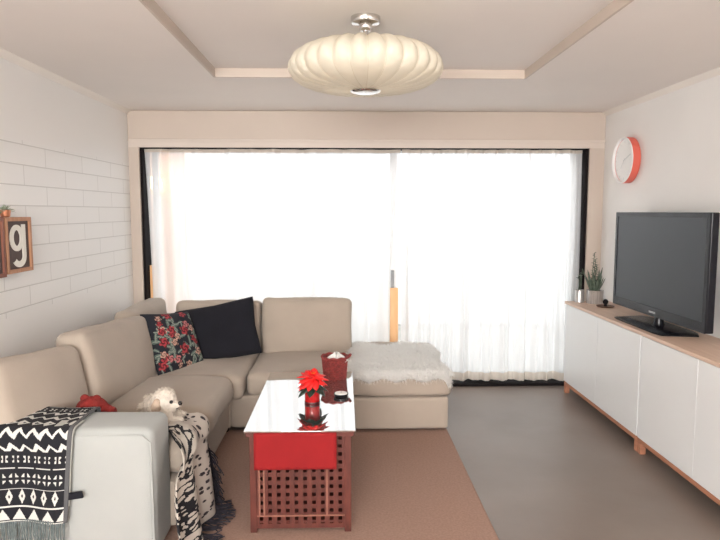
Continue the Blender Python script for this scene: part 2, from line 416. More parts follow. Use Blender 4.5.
# back cushions
cushion('back_cushion', -1.435, 2.79, .622, .17, .63, .41, r=.05, ry=-13, rx=-6, rz=-6, puff=(.03, .0, .005), seed=6)
cushion('back_cushion', -1.375, 3.61, .60, .18, .99, .44, r=.05, ry=-13, rx=-5, puff=(.035, .0, .008), seed=7)
cushion('back_cushion', -1.47, 4.47, .60, .17, .72, .41, r=.05, ry=-6, puff=(.02, .0, .005), seed=8)
cushion('back_cushion', -.965, 4.69, .585, .66, .19, .42, r=.045, rx=-9, puff=(.0, .03, .005), seed=9)
cushion('back_cushion', -.285, 4.67, .60, .68, .20, .43, r=.045, rx=-9, puff=(.0, .03, .005), seed=10)

# sheepskin on the chaise
def blades(mb, pos, nrm, length, width, gravity, rnd, spread=.7):
    d = (Vector(nrm) + Vector((rnd.uniform(-1, 1), rnd.uniform(-1, 1), rnd.uniform(-1, 1))) * spread).normalized()
    side = d.cross(Vector((rnd.uniform(-1, 1), rnd.uniform(-1, 1), rnd.uniform(-1, 1)))).normalized() * width
    p0 = Vector(pos); p1 = p0 + d * length * .55; d2 = (d + Vector((0, 0, -gravity))).normalized(); p2 = p1 + d2 * length * .55
    mb.add([p0 - side, p0 + side, p1 + side * .7, p1 - side * .7, p2], [(0, 1, 2, 3), (3, 2, 4)])
rnd = random.Random(5)
skin = thing('sheepskin', 'fluffy white sheepskin throw spread over the end of the chaise', 'sheepskin', (.36, 4.3, .43))
def skin_pt(u, v):
    # u across x, v from the front drape to the back
    a = (u - .5) * 2; ww = .325 + .02 * math.sin(v * 9) ; x = .36 + a * ww
    s = v * (.93 + .05 * math.sin(u * 13)) - .045 + .012 * math.sin(u * 23)
    if s < 0: y = 3.935; z = .415 + s
    else: y = 3.945 + s * .80; z = .425
    z += .032 * max(0, 1 - a * a) ** .5 * min(1, max(0, s) * 6) + .012 * math.sin(u * 9 + v * 7) * min(1, max(0, s) * 5)
    if abs(a) > .93: z -= .035 * (abs(a) - .93) / .07
    return Vector((x, y, z))
M_fur = mat('white_fleece', (.95, .94, .92), .95, var=.03, scale=9)
n = M_fur.node_tree.nodes; l = M_fur.node_tree.links
tl_ = n.new('ShaderNodeBsdfTranslucent'); tl_.inputs[0].default_value = (.97, .96, .94, 1); mf = n.new('ShaderNodeMixShader'); mf.inputs[0].default_value = .45
l.new(n['Principled BSDF'].outputs[0], mf.inputs[1]); l.new(tl_.outputs[0], mf.inputs[2]); l.new(mf.outputs[0], n['Material Output'].inputs[0])
put(MB().grid(skin_pt, 40, 50).build('hide', M_fur, weld=False, auto=False, solid=.006), skin)
fb = MB()
for i in range(26000):
    u, v = rnd.random(), rnd.random() ** 1.25
    if rnd.random() < .22: u = rnd.choice((0.0, 1.0)) + rnd.uniform(-.01, .01)
    u = min(1, max(0, u))
    p = skin_pt(u, v)
    nn = Vector((0 + (-1 if u < .03 else 1 if u > .97 else 0) * .9, -1 if v < .05 else 0, 1 if v > .05 else .1))
    blades(fb, p, nn, rnd.uniform(.018, .045), .0013, .9, rnd, .9)
put(fb.build('fleece', M_fur, weld=False, auto=False), skin)

# scatter pillows
M_blackcloth = mat('black_cotton', (.010, .010, .016), .95, var=.2, scale=10, bump=.3, bscale=300)
def pillow_mb(w, h, t, colfn=None, n=40, seed=0):
    """square knife-edge pillow in the XZ plane, thickness along Y"""
    mb = MB()
    for sg in (-1, 1):
        def f(u, v):
            a, b_ = 2 * u - 1, 2 * v - 1
            e = (max(0, 1 - a * a) * max(0, 1 - b_ * b_)) ** .38
            pinch = 1 - .06 * (1 - abs(a * b_)) * max(abs(a), abs(b_)) ** 4
            x = a * w / 2 * pinch; z = b_ * h / 2 * pinch
            y = sg * t / 2 * e
            q = noise.noise(Vector((x * 6 + seed, z * 6, sg))) * .012 * e
            return (x, y + q, z)
        if sg > 0: mb.grid(f, n, n, colfn)
        else: mb.grid(lambda u, v: f(u, v), n, n, colfn)
    return mb
def piping_loop(w, h, r=.004):
    pts = []
    for k in range(81):
        s_ = k / 80 * 4; e, f = int(s_) % 4, s_ - int(s_)
        a, b_ = ((2 * f - 1, -1), (1, 2 * f - 1), (1 - 2 * f, 1), (-1, 1 - 2 * f))[e]
        pinch = 1 - .06 * (1 - abs(a * b_))
        pts.append((a * w / 2 * pinch, 0, b_ * h / 2 * pinch))
    return MB().tube(pts, r, 6)
pl = thing('throw_pillow', 'plain black square pillow leaning on the sofa back under the window', 'pillow', (-.88, 4.45, .40))
Mx = T(-.925, 4.43, .60, -20, -11, 2)
for nm, mb in (('pillow_cover', pillow_mb(.58, .42, .15)), ('piping', piping_loop(.58, .42))):
    o = mb.build(nm, M_blackcloth); o.data.transform(Mx); put(o, pl)
# floral pillow
rnd = random.Random(21)
blo = [(rnd.uniform(.08, .92), rnd.uniform(.05, .95), rnd.uniform(.05, .105), rnd.choice('rrpo')) for _ in range(26)]
lea = [(rnd.random(), rnd.random(), rnd.uniform(0, PI), rnd.uniform(.05, .10)) for _ in range(90)]
def floral(u, v):
    c_ = (.012, .014, .022)
    for (x, y, a, L) in lea:
        dx, dy = u - x, v - y; p = dx * math.cos(a) + dy * math.sin(a); q = -dx * math.sin(a) + dy * math.cos(a)
        if (p / L) ** 2 + (q / (L * .35)) ** 2 < 1: c_ = (.10, .14, .12) if abs(q) > .006 else (.30, .33, .28)
    for (x, y, r, k) in blo:
        dx, dy = u - x, v - y; d = math.hypot(dx, dy); an = math.atan2(dy, dx)
        if d < r * (.82 + .18 * math.cos(5 * an + x * 9)):
            q = math.sin(d / r * 9 + an * 2)
            base = {'r': (.34, .035, .045), 'p': (.46, .15, .15), 'o': (.48, .28, .22)}[k]
            c_ = tuple(min(1, b_ * (1.25 if q > .2 else .7 if q > -.5 else .25)) for b_ in base)
    return c_
pl = thing('throw_pillow', 'dark floral square pillow with red and pink roses in the sofa corner', 'pillow', (-1.20, 4.20, .40))
Mx = T(-1.175, 4.17, .585, -27, 5, 58)
for nm, mb, m_ in (('pillow_cover', pillow_mb(.42, .43, .13, floral, 90), attr_mat('floral_print')), ('piping', piping_loop(.42, .43), M_blackcloth)):
    o = mb.build(nm, m_, weld=True); o.data.transform(Mx); put(o, pl)

# ------------------------------------------------------------------ black and white blanket over the arm
M_print = attr_mat('woven_black_white_print', .9, .35, 300)
BK, WH = (.010, .010, .014), (.62, .61, .57)
def geo_pattern(u, v):
    """u across (metres), v down from the ridge of the arm (metres)"""
    if v < .135:                                  # zigzags
        k = (v + .07) % .058
        z_ = abs(((u * 20 + .35 * math.sin(v * 30)) % 1) - .5) * .055
        return WH if abs(((v + .09 - z_) % .060) - .02) < .0085 + .003 * math.sin(u * 60) else BK
    if v < .215:
        if abs(v - .205) < .003: return WH if (u * 14 % 1) > .15 else BK
        a, b_ = (u * 24) % 1 - .5, (v - .168) / .022
        return WH if abs(b_) < .6 and abs(a) > .12 and abs(a) < .30 and abs(b_) > (abs(a) - .12) * 2 else BK
    if v < .285:
        a, b_ = (u * 22) % 1 - .5, (v - .25) / .025
        return WH if (.12 < abs(a) < .36 and .2 < abs(b_) < .85 and abs(a) * 2.2 + .1 > abs(b_)) else BK
    if v < .36:                                   # diamonds
        if abs(v - .292) < .002: return WH
        a, b_ = (u * 21) % 1 - .5, (v - .325) / .034
        d = abs(a) * 3.4 + abs(b_)
        return BK if d > .95 or d < .28 else WH
    if v < .425:                                  # triangles
        if abs(v - .366) < .003: return WH
        a, b_ = (u * 16) % 1 - .5, (v - .376) / .044
        return WH if 0 < b_ < 1 and abs(a) < .42 * b_ else BK
    return WH
bl = thing('arm_blanket', 'black and white geometric blanket with grey fringe folded over the sofa arm', 'blanket', (-1.4, 2.45, .60))
def arm_path(s):
    """distance along the blanket from the back side of the arm over the top and down the front"""
    s -= .10
    if s < 0: return Vector((0, 2.728, .588 + s))
    if s < .035: a = s / .035 * PI / 2; return Vector((0, 2.698 + .030 * math.cos(a), .588 + .016 * math.sin(a)))
    s -= .035
    if s < .23: return Vector((0, 2.698 - s, .604))
    s -= .23
    if s < .05: a = s / .05 * PI / 2; return Vector((0, 2.468 - .036 * math.sin(a), .604 - .036 * (1 - math.cos(a))))
    s -= .05
    return Vector((0, 2.432 - .012 * min(1, s * 3), .568 - s))
BX0, BX1, BL = -1.46, -1.12, .765
def bfn(u, v):
    s = v * BL; p = arm_path(s)
    dn = max(0, (s - .40) / .4)
    x = BX0 + (BX1 + .015 - .03 * dn - BX0) * u
    fold = .010 * math.sin(x * 26 + 1.2 * dn) * min(1, dn * 2)
    return (x, p.y - fold - .006, p.z + .004 * math.sin(x * 17) - .012 * u * 0)
def bcol(u, v):
    s = v * BL; x = (u * (BX1 - BX0)) + .02
    if u > .95: return (.10, .10, .105)
    return geo_pattern(x, s - .335) if s > .335 else (geo_pattern(x, .335 - s) if s < .335 else BK)
put(MB().grid(bfn, 150, 330, bcol).build('blanket_cloth', M_print, weld=False, auto=False, solid=.006), bl)
# under-fold showing its pale reverse
def ufn(u, v):
    s = .30 + v * .40; p = arm_path(s)
    return (BX1 - .07 + .095 * u - .03 * v * u, p.y - .001 + .002 * math.sin(v * 9), p.z - .002)
def ucol(u, v):
    if (int(v * 9) + 0) % 2 == 0 and (.25 < (v * 9) % 1 < .75) and (.4 < u < .62 or .74 < u < .9): return BK
    return (.50, .50, .46)
put(MB().grid(ufn, 30, 120, ucol).build('folded_edge', M_print, weld=False, auto=False, solid=.004), bl)
fg = MB(); rnd = random.Random(4)
for k in range(44):
    x = BX0 + (BX1 - .02 - BX0) * (k + .5) / 44; yb = bfn((k + .5) / 44, 1)[1]
    z = bfn(.5, 1)[2]
    fg.tube([(x, yb, z + .01), (x + rnd.uniform(-.006, .006), yb - .004, z - .05), (x + rnd.uniform(-.01, .01), yb + rnd.uniform(-.004, .004), z - .12)], .0035, 5, r2=.002)
put(fg.build('fringe', mat('grey_green_yarn', (.16, .19, .19), .95, var=.4, scale=60), weld=False), bl)
put(MB().soft(.075, .010, .030, .004, T(-1.105, 2.42, .325, 0, -8, 0)).build('fabric_tab', M_blackcloth), bl)
bl.children[-1]['label'] = 'black fabric tab'

# ------------------------------------------------------------------ cream and black throw under the puppy
th = thing('patterned_throw', 'cream throw with black scribble print hanging off the sofa seat to the floor', 'throw', (-.75, 2.85, .45))
def throw_pt(u, v):
    # v: 0 on the seat, 1 at the floor; u: 0 near side, 1 far side
    s = v * .98
    if s < .26: x = -1.00 + s; z = .460
    elif s < .34: a = (s - .26) / .08 * PI / 2; x = -.74 + .065 * math.sin(a); z = .462 - .06 * (1 - math.cos(a))
    else: x = -.685 + .07 * max(0, (s - .45)) ** 1.3; z = .402 - (s - .34) * .60
    dn = max(0, (s - .2) / .78)
    ya = 2.725 - .35 * min(1, dn * 4.5); yb = 2.99 - .02 * dn
    y = ya + (yb - ya) * u
    f = math.sin(u * 15 + 3 * math.sin(v * 2.2)) * .022 * min(1, dn * 2.2)
    x += f + .035 * dn * u * math.sin(v * 3)
    z += .012 * math.sin(u * 11 + v * 9) * (1 - min(1, dn * 3)) + .008
    if s >= .34 and False: pass
    return (x, y, max(z, .022))
def scrib(u, v):
    p = Vector((u * 7, v * 14, 0))
    w = noise.noise(p) + .5 * noise.noise(p * 2.3)
    if u < .45:
        return BK if abs(w) < .17 else (.55, .50, .44)
    q = noise.voronoi(Vector((u * 13, v * 26, 0)))[0]
    return (.03, .022, .028) if q[0] < .36 else (.50, .44, .39)
put(MB().grid(throw_pt, 110, 260, scrib).build('throw_cloth', M_print, weld=False, auto=False, solid=.006), th)
fg = MB(); rnd = random.Random(9)
for k in range(110):
    v = 0.50 + .5 * (k / 110) ** .7; p = Vector(throw_pt(1, v))
    L = rnd.uniform(.05, .11)
    pts = [p]; d = Vector((rnd.uniform(.1, .9), rnd.uniform(-.5, .6), rnd.uniform(-1, .1))).normalized()
    for i in range(4):
        d = (d + Vector((rnd.uniform(-.5, .7), rnd.uniform(-.6, .6), -.5))).normalized()
        q = pts[-1] + d * L / 4; q.z = max(.018, q.z); q.x = max(q.x, -.70); pts.append(q)
    fg.tube(pts, .0042, 5, r2=.0025)
for k in range(80):
    u = k / 80; p = Vector(throw_pt(u, 1)); pts = [p]
    d = Vector((1, rnd.uniform(-.6, .6), 0)).normalized()
    for i in range(3):
        d = (d + Vector((rnd.uniform(-.2, .4), rnd.uniform(-.6, .6), -.1))).normalized(); q = pts[-1] + d * .035; q.z = .018; pts.append(q)
    fg.tube(pts, .004, 5, r2=.0025)
put(fg.build('fringe', mat('dark_yarn', (.035, .030, .042), .95, var=.5, scale=50), weld=False), th)

# ------------------------------------------------------------------ puppy
def blob(name, balls, m, voxel=.006, smooth=4):
    bm = bmesh.new()
    for (x, y, z, r, sx_, sy_, sz_) in balls:
        bmesh.ops.create_icosphere(bm, subdivisions=3, radius=r, matrix=T(x, y, z) @ Matrix.Diagonal((sx_, sy_, sz_, 1)))
    me = bpy.data.meshes.new(name); bm.to_mesh(me); bm.free(); me.materials.append(m)
    o = bpy.data.objects.new(name, me); COL.objects.link(o)
    r = o.modifiers.new('weld', 'REMESH'); r.mode = 'VOXEL'; r.voxel_size = voxel; r.use_smooth_shade = True
    s = o.modifiers.new('smooth', 'SMOOTH'); s.iterations = smooth; s.factor = .5
    return o
M_dog = mat('curly_white_coat', (.74, .66, .57), .95, var=.18, scale=30, bump=.8, bscale=70)
M_dogtan = mat('tan_coat', (.50, .38, .29), .95, var=.3, scale=30, bump=.8, bscale=70)
M_dark = mat('wet_black', (.012, .009, .009), .15, var=.1)
dog = thing('puppy', 'small white curly puppy lying on the sofa seat behind the arm, looking right', 'dog', (-.93, 2.93, .47))
hx, hy, hz = -.872, 2.90, .568           # head centre
body = [(-.98, 3.10, .490, .056, 1.1, 1.0, .9), (-.95, 3.03, .495, .060, 1.1, 1, .95), (-.91, 2.95, .50, .060, 1.0, .95, 1.05),
        (-.872, 2.91, .505, .050, 1, 1, 1.15), (hx, hy, hz, .062, 1.0, .95, 1.0), (hx + .008, hy - .004, hz + .028, .044, 1, 1, .85),
        (hx + .050, hy - .014, hz - .016, .028, 1.15, .95, .8), (hx + .030, hy - .010, hz - .026, .038, 1, 1, .8),
        (-.82, 2.88, .482, .024, 1.9, .8, .75), (-.83, 2.96, .482, .024, 1.9, .8, .75), (-.99, 3.15, .49, .036, 1, 1.1, .8),
        (-.86, 2.875, .50, .040, 1, .9, 1.2), (-1.01, 3.06, .485, .036, 1.4, .8, .7), (-1.03, 3.18, .50, .018, 1.6, .8, .8)]
put(blob('body', body, M_dog, .005, 3), dog)
ear = [(hx - .018, hy - .056, hz + .010, .020, .9, .45, 1.0), (hx - .022, hy - .061, hz - .014, .026, .95, .45, 1.2), (hx - .022, hy - .060, hz - .036, .017, .9, .45, 1)]
put(blob('ear', ear, M_dogtan, .004, 2), dog)
ear2 = [(hx - .020, hy + .052, hz + .005, .020, .9, .45, 1.0), (hx - .024, hy + .056, hz - .02, .022, .95, .45, 1.2)]
put(blob('ear', ear2, M_dogtan, .004, 2), dog)
for dy in (-.036, .024):
    put(MB().soft(.018, .018, .018, .009, T(hx + .047, hy + dy - .008, hz + .008), n=6).build('eye', M_dark), dog)
put(MB().soft(.022, .026, .019, .009, T(hx + .080, hy - .014, hz - .008), n=6).build('nose', M_dark), dog)
put(MB().tube([(hx + .066, hy - .034, hz - .030), (hx + .077, hy - .016, hz - .024), (hx + .072, hy + .004, hz - .029)], .003, 6).build('mouth', M_dark), dog)
cf = MB(); rnd = random.Random(12)
for (x, y, z, r, a, b_, c_) in body:
    for k in range(240):
        d = Vector((rnd.gauss(0, 1), rnd.gauss(0, 1), rnd.gauss(0, 1))).normalized()
        p = Vector((x + d.x * r * a * .96, y + d.y * r * b_ * .96, z + d.z * r * c_ * .96))
        if (p - Vector((hx + .05, hy - .02, hz + .0))).length < .038: continue
        blades(cf, p, d, rnd.uniform(.006, .014), .0016, .6, rnd, .9)
put(cf.build('curls', M_dog, weld=False, auto=False), dog)

# red plush toy behind the arm
toy = thing('plush_toy', 'small red plush toy lying on the sofa seat behind the arm', 'toy', (-1.15, 2.82, .46))
Mr = mat('red_plush', (.26, .022, .018), .95, var=.4, scale=30, bump=.8, bscale=90)
put(blob('body', [(-1.175, 2.80, .562, .066, 1.15, .9, .95), (-1.12, 2.80, .55, .045, 1.1, .9, .8), (-1.23, 2.82, .50, .05, 1, 1, .9), (-1.15, 2.82, .49, .05, 1.4, 1, .8)], Mr, .006, 2), toy)
put(blob('ear', [(-1.205, 2.795, .615, .022, 1, .6, 1)], Mr, .005, 1), toy)
put(blob('ear', [(-1.15, 2.795, .612, .022, 1, .6, 1)], Mr, .005, 1), toy)
put(blob('foot', [(-1.085, 2.79, .556, .026, 1.1, .9, .9), (-1.07, 2.79, .51, .024, 1, 1, 1.4)], Mr, .005, 2), toy)

# ------------------------------------------------------------------ coffee table
X0, X1, Y0, Y1 = -.452, .050, 2.655, 3.665
tb = thing('coffee_table', 'coffee table with glossy white top and red-brown lattice sides on the rug', 'table', ((X0 + X1) / 2, (Y0 + Y1) / 2, .0105))
put(MB().box(X0, X1, Y0, Y1, .494, .502).build('tabletop', M_top, bevel=.002), tb)
put(MB().box(X0 + .008, X1 - .008, Y0 + .008, Y1 - .008, .472, .494).build('top_frame', M_acacia, bevel=.002), tb)
bx0, bx1, by0, by1, zb, zt = -.432, .030, 2.685, 3.635, .0105, .472
pw = .030
for x in (bx0, bx1 - pw):
    for y in (by0, by1 - pw):
        put(MB().box(x, x + pw, y, y + pw, zb, zt).build('leg', M_acacia, bevel=.002), tb)
def lattice(length, vert_n, axis, pos, a0):
    m = MB(); h0, h1 = .052, zt; t = .008
    def bx(a, b_, c_, d, off):
        if axis == 'x': m.box(a, b_, pos + off, pos + off + t, c_, d)
        else: m.box(pos + off, pos + off + t, a, b_, c_, d)
    pitch = length / vert_n
    for k in range(vert_n + 1):
        c_ = a0 + k * pitch; lo, hi = max(a0, c_ - .0115), min(a0 + length, c_ + .0115)
        bx(lo, hi, h0, h1, 0)
    nz = 11; pz = (h1 - h0) / nz
    for k in range(nz + 1):
        c_ = h0 + k * pz; bx(a0, a0 + length, max(h0, c_ - .0105), min(h1, c_ + .0105), t)
    bx(a0, a0 + length, .030, h0, 0); bx(a0, a0 + length, .030, h0, t)
    return m
put(lattice(bx1 - bx0 - 2 * pw, 10, 'x', by0 + .004, bx0 + pw).build('lattice_panel', M_acacia, smooth=False, weld=False), tb)
put(lattice(bx1 - bx0 - 2 * pw, 10, 'x', by1 - .020, bx0 + pw).build('lattice_panel', M_acacia, smooth=False, weld=False), tb)
put(lattice(by1 - by0 - 2 * pw, 22, 'y', bx0 + .004, by0 + pw).build('lattice_panel', M_acacia, smooth=False, weld=False), tb)
put(lattice(by1 - by0 - 2 * pw, 22, 'y', bx1 - .020, by0 + pw).build('lattice_panel', M_acacia, smooth=False, weld=False), tb)
o = put(MB().box(bx0 + pw, bx1 - pw, by0 + .001, by0 + .004, .086, .093).build('pale_slat', M_acacia2), tb); o['label'] = 'paler wood slat'
for x in (-.393, -.372, -.085):
    o = put(MB().box(x, x + .008, by0 + .001, by0 + .004, .093, .33).build('pale_slat', M_acacia2), tb); o['label'] = 'paler wood slat'
put(MB().box(bx0 + .02, bx1 - .02, by0 + .02, by1 - .02, .020, .030).build('bottom_shelf', M_acacia), tb)
# red runner hanging at the front
rr_ = MB().grid(lambda u, v: (-.406 + .370 * u, 2.6505 - .0015 * math.sin(u * 6 + 1) * v, .4925 - .168 * v), 20, 12)
rr_.grid(lambda u, v: (-.406 + .370 * u, 2.6505 + .010 * (v), .4925), 20, 2)
tag(rr_.build('table_runner', M_red, auto=False, solid=.0025), 'flat bright red cloth hanging over the front of the coffee table', 'cloth')

# vase with red flower
ZT = .5025
vs_ = thing('flower_vase', 'red glass vase of red poinsettia flowers at the middle of the table', 'vase', (-.165, 3.06, ZT))
M_redglass = mat('red_glass', (.62, .012, .014), .12, trans=.35, var=.05)
put(MB().lathe([(.036, 0), (.038, .003), (.039, .05), (.041, .088), (.038, .088), (.036, .05), (.034, .012), (.001, .010)], 32, T(-.165, 3.06, ZT), cap=False).build('vase', M_redglass), vs_)
put(MB().lathe([(.0395, .001), (.0402, .003), (.0402, .010), (.0395, .012)], 32, T(-.165, 3.06, ZT), cap=False).build('vase_base', mat('dark_red_band', (.07, .006, .008), .3, var=.1)), vs_)
M_petal = mat('scarlet_petal', (.82, .018, .016), .5, var=.15, scale=20)
M_leafd = mat('dark_leaf', (.022, .038, .024), .45, var=.3, scale=20)
def leaf(mb, c_, az, el, L, W, curl=.3, n=6):
    """pointed petal from c_ in direction az / el"""
    d = Vector((math.cos(az) * math.cos(el), math.sin(az) * math.cos(el), math.sin(el))); side = Vector((-math.sin(az), math.cos(az), 0)); up = side.cross(d) * -1
    vs = []; fs = []
    for i in range(n + 1):
        t = i / n; w = W * math.sin(PI * min(1, t * .93 + .07)) ** .8 * (1 if i < n else 0.02)
        p = Vector(c_) + d * (L * t) + Vector((0, 0, -curl * L * t * t))
        vs += [p - side * w + up * (-.15 * w), p + up * (.12 * w), p + side * w + up * (-.15 * w)]
    for i in range(n):
        a = i * 3; fs += [(a, a + 3, a + 4, a + 1), (a + 1, a + 4, a + 5, a + 2)]
    mb.add(vs, fs)
rnd = random.Random(3); fc = Vector((-.160, 3.05, ZT + .138))
fl = MB()
for ring, (cnt, el, L) in enumerate(((10, -.25, .085), (10, .15, .082), (9, .55, .070), (6, 1.05, .052))):
    for k in range(cnt):
        leaf(fl, fc, 2 * PI * k / cnt + ring * .5 + rnd.uniform(-.2, .2), el + rnd.uniform(-.15, .15), L * rnd.uniform(.85, 1.1), .024, rnd.uniform(.1, .5))
for k in range(6): leaf(fl, fc + Vector((-.035, -.01, -.02)), k * 1.05, .3 + rnd.uniform(-.3, .3), .045, .014)
put(fl.build('blossom', M_petal, weld=False, auto=False, solid=.0008), vs_)
lf = MB()
for k in range(10): leaf(lf, fc + Vector((0, 0, -.032)), k * .63 + rnd.uniform(-.2, .2), rnd.uniform(-.45, .15), rnd.uniform(.080, .10), .024, .3)
put(lf.build('foliage', M_leafd, weld=False, auto=False, solid=.0008), vs_)
cs = MB()
for k in range(12):
    a = k * 2.4; r_ = .004 * math.sqrt(k); cs.soft(.006, .006, .006, .003, T(fc.x + r_ * math.cos(a), fc.y + r_ * math.sin(a), fc.z + .022), n=3)
put(cs.build('flower_centre', mat('yellow_bud', (.75, .45, .06), .6, var=.2)), vs_)
st = MB()
for k in range(4): st.tube([(-.165 + .01 * math.cos(k * 1.6), 3.06 + .01 * math.sin(k * 1.6), ZT + .014), (-.16, 3.055, ZT + .07), tuple(fc)], .0028, 6)
put(st.build('stem', mat('green_stem', (.10, .14, .04), .6, var=.2)), vs_)

# woven basket pot
bk = thing('woven_basket', 'round red-brown woven basket holding white tissue on the far end of the table', 'basket', (-.056, 3.53, ZT))
M_bask = mat('red_brown_wicker', (.30, .045, .040), .7, color2=(.17, .026, .024), scale=60, bump=.3, bscale=150)
cx, cy = -.056, 3.53
bw = MB(); nb = 22
for j in range(12):
    z = .005 + j * .0105; R_ = .061 + .013 * (z / .16); pts = []
    for k in range(89):
        a = 2 * PI * k / 88; rr = R_ + .0028 * math.sin(a * nb + (j % 2) * PI)
        pts.append((cx + rr * math.cos(a), cy + rr * math.sin(a), ZT + z))
    bw.tube(pts, .0058, 6)
put(bw.build('woven_wall', M_bask, weld=False), bk)
bi = MB(); bi.lathe([(.055, .002), (.0585, .004), (.0695, .126), (.0665, .126), (.056, .008), (.001, .008)], 40, T(cx, cy, ZT), cap=False)
put(bi.build('liner', mat('dark_basket_inside', (.09, .020, .018), .8, var=.2)), bk)
put(MB().tube([(cx + .077 * math.cos(2 * PI * k / 48), cy + .077 * math.sin(2 * PI * k / 48), ZT + .128 + .003 * math.sin(k * 1.3)) for k in range(49)], .007, 8).build('rim', M_bask), bk)
put(MB().tube([(cx + .078, cy - .03, ZT + .126), (cx + .090, cy - .025, ZT + .138), (cx + .095, cy - .005, ZT + .141), (cx + .090, cy + .015, ZT + .138), (cx + .078, cy + .022, ZT + .126)], .005, 8).build('handle', M_bask), bk)
tis = MB(); rnd = random.Random(2)
def tfn(u, v):
    a = u * 2 * PI; r_ = .012 + .05 * v
    return (cx + .008 + r_ * math.cos(a) * (1 - .3 * math.sin(3 * a)), cy + r_ * math.sin(a), ZT + .147 - .045 * v + .010 * math.sin(5 * a + 4 * v))
tis.grid(tfn, 40, 8)
tag(tis.build('tissue', mat('white_tissue', (.80, .79, .76), .9, var=.05), weld=True, solid=.0012), 'crumpled white tissue poking out of the woven basket', 'tissue')

# tealight in a dark dish
cd = thing('tealight', 'black dish with a white candle in front of the woven basket', 'candle', (-.018, 3.165, ZT))
put(MB().lathe([(.028, 0), (.035, .003), (.040, .017), (.037, .017), (.033, .005), (.001, .004)], 32, T(-.018, 3.165, ZT), cap=False).build('dish', mat('black_ceramic', (.012, .012, .016), .25, var=.1)), cd)
put(MB().lathe([(.030, .006), (.0335, .012), (.0335, .018), (.032, .0195), (.001, .019)], 32, T(-.018, 3.165, ZT), cap=False).build('wax', mat('white_wax', (.86, .84, .80), .5, var=.02)), cd)
put(MB().tube([(-.018, 3.165, ZT + .0185), (-.017, 3.165, ZT + .027)], .0012, 6).build('wick', M_black), cd)

# ------------------------------------------------------------------ sideboards
def sideboard(y0, y1, label):
    r_ = thing('sideboard', label, 'sideboard', (1.98, (y0 + y1) / 2, 0), group='white sideboards along the right wall')
    put(MB().box(1.819, XR - .014, y0, y1, .098, .733).build('body', M_white, bevel=.001), r_)
    ym = (y0 + y1) / 2
    for a, b_ in ((y0, ym), (ym, y1)):
        d = put(MB().box(1.800, 1.8175, a + .0015, b_ - .0015, .100, .731).build('door', M_white, bevel=.0015), r_)
    put(MB().box(1.806, 1.836, y0, y1, .068, .0975).build('front_rail', M_pinkwood, bevel=.002), r_)
    put(MB().box(XR - .05, XR - .02, y0, y1, .068, .0975).build('back_rail', M_pinkwood, bevel=.002), r_)
    for y in (y0, y1 - .035):
        for x in (1.806, XR - .055):
            put(MB().box(x, x + .035, y, y + .035, 0, .068).build('leg', M_pinkwood, bevel=.002), r_)
sideboard(3.606, 4.86, 'white two-door sideboard on wooden legs nearer the window, carrying the plants')
sideboard(2.40, 3.594, 'white two-door sideboard on wooden legs nearer the camera, below the television')
tag(MB().box(1.793, XR - .001, 2.39, 4.87, .735, .756).build('worktop', M_wood, bevel=.002), 'long pale oak worktop lying across both white sideboards', 'worktop')
ZS = .7565

# television
tv = thing('television', 'large black flat-screen television standing on the oak worktop', 'television', (1.98, 3.77, ZS))
y0, y1, z0, z1 = 3.225, 4.36, .815, 1.475
xf = 1.968
put(MB().box(xf, xf + .045, y0, y1, z0, z1).box(xf + .04, xf + .085, y0 + .10, y1 - .10, z0 + .08, z1 - .10).build('housing', M_tvblack, bevel=.006, smooth=False, weld=False), tv)
bz = MB(); b1, b2 = .028, .058
bz.box(xf - .008, xf, y0, y1, z1 - b1, z1); bz.box(xf - .008, xf, y0, y1, z0, z0 + b2); bz.box(xf - .008, xf, y0, y0 + b1, z0 + b2, z1 - b1); bz.box(xf - .008, xf, y1 - b1, y1, z0 + b2, z1 - b1)
put(bz.build('bezel', M_tvblack, smooth=False, weld=False), tv)
put(MB().box(xf - .004, xf - .001, y0 + b1, y1 - b1, z0 + b2, z1 - b1).build('screen', M_screen), tv)
put(MB().box(xf - .0095, xf - .008, (y0 + y1) / 2 - .04, (y0 + y1) / 2 + .04, z0 + .02, z0 + .032).build('badge', mat('grey_badge', (.35, .35, .37), .3, var=.05)), tv)
put(MB().lathe([(.001, 0), (.035, 0), (.030, .02), (.028, .085), (.001, .085)], 24, T(1.995, 3.77, ZS + .010), cap=False).build('neck', M_tvblack), tv)
bs = MB(); vs = []
outl = [(1.835, 3.52), (1.850, 3.46), (2.05, 3.42), (2.09, 3.50), (2.09, 4.04), (2.05, 4.12), (1.850, 4.08), (1.835, 4.02)]
for z, k in ((ZS, 1), (ZS + .006, 1), (ZS + .012, .93)):
    for (x, y) in outl: vs.append((1.97 + (x - 1.97) * k, 3.77 + (y - 3.77) * k, z))
fs = [(i * 8 + j, i * 8 + (j + 1) % 8, (i + 1) * 8 + (j + 1) % 8, (i + 1) * 8 + j) for i in range(2) for j in range(8)] + [tuple(range(8)), tuple(range(16, 24))]
bs.add(vs, fs); put(bs.build('stand_base', M_tvblack), tv)

# white box by the television
wb = thing('white_box', 'small white box with an upright stub at the near side of the television', 'box', (2.08, 3.08, ZS))
put(MB().soft(.10, .16, .028, .008, T(2.075, 3.07, ZS + .0145)).build('casing', M_white), wb)
put(MB().tube([(2.10, 3.12, ZS + .025), (2.105, 3.12, ZS + .11)], .007, 8).build('upright_stub', M_white), wb)

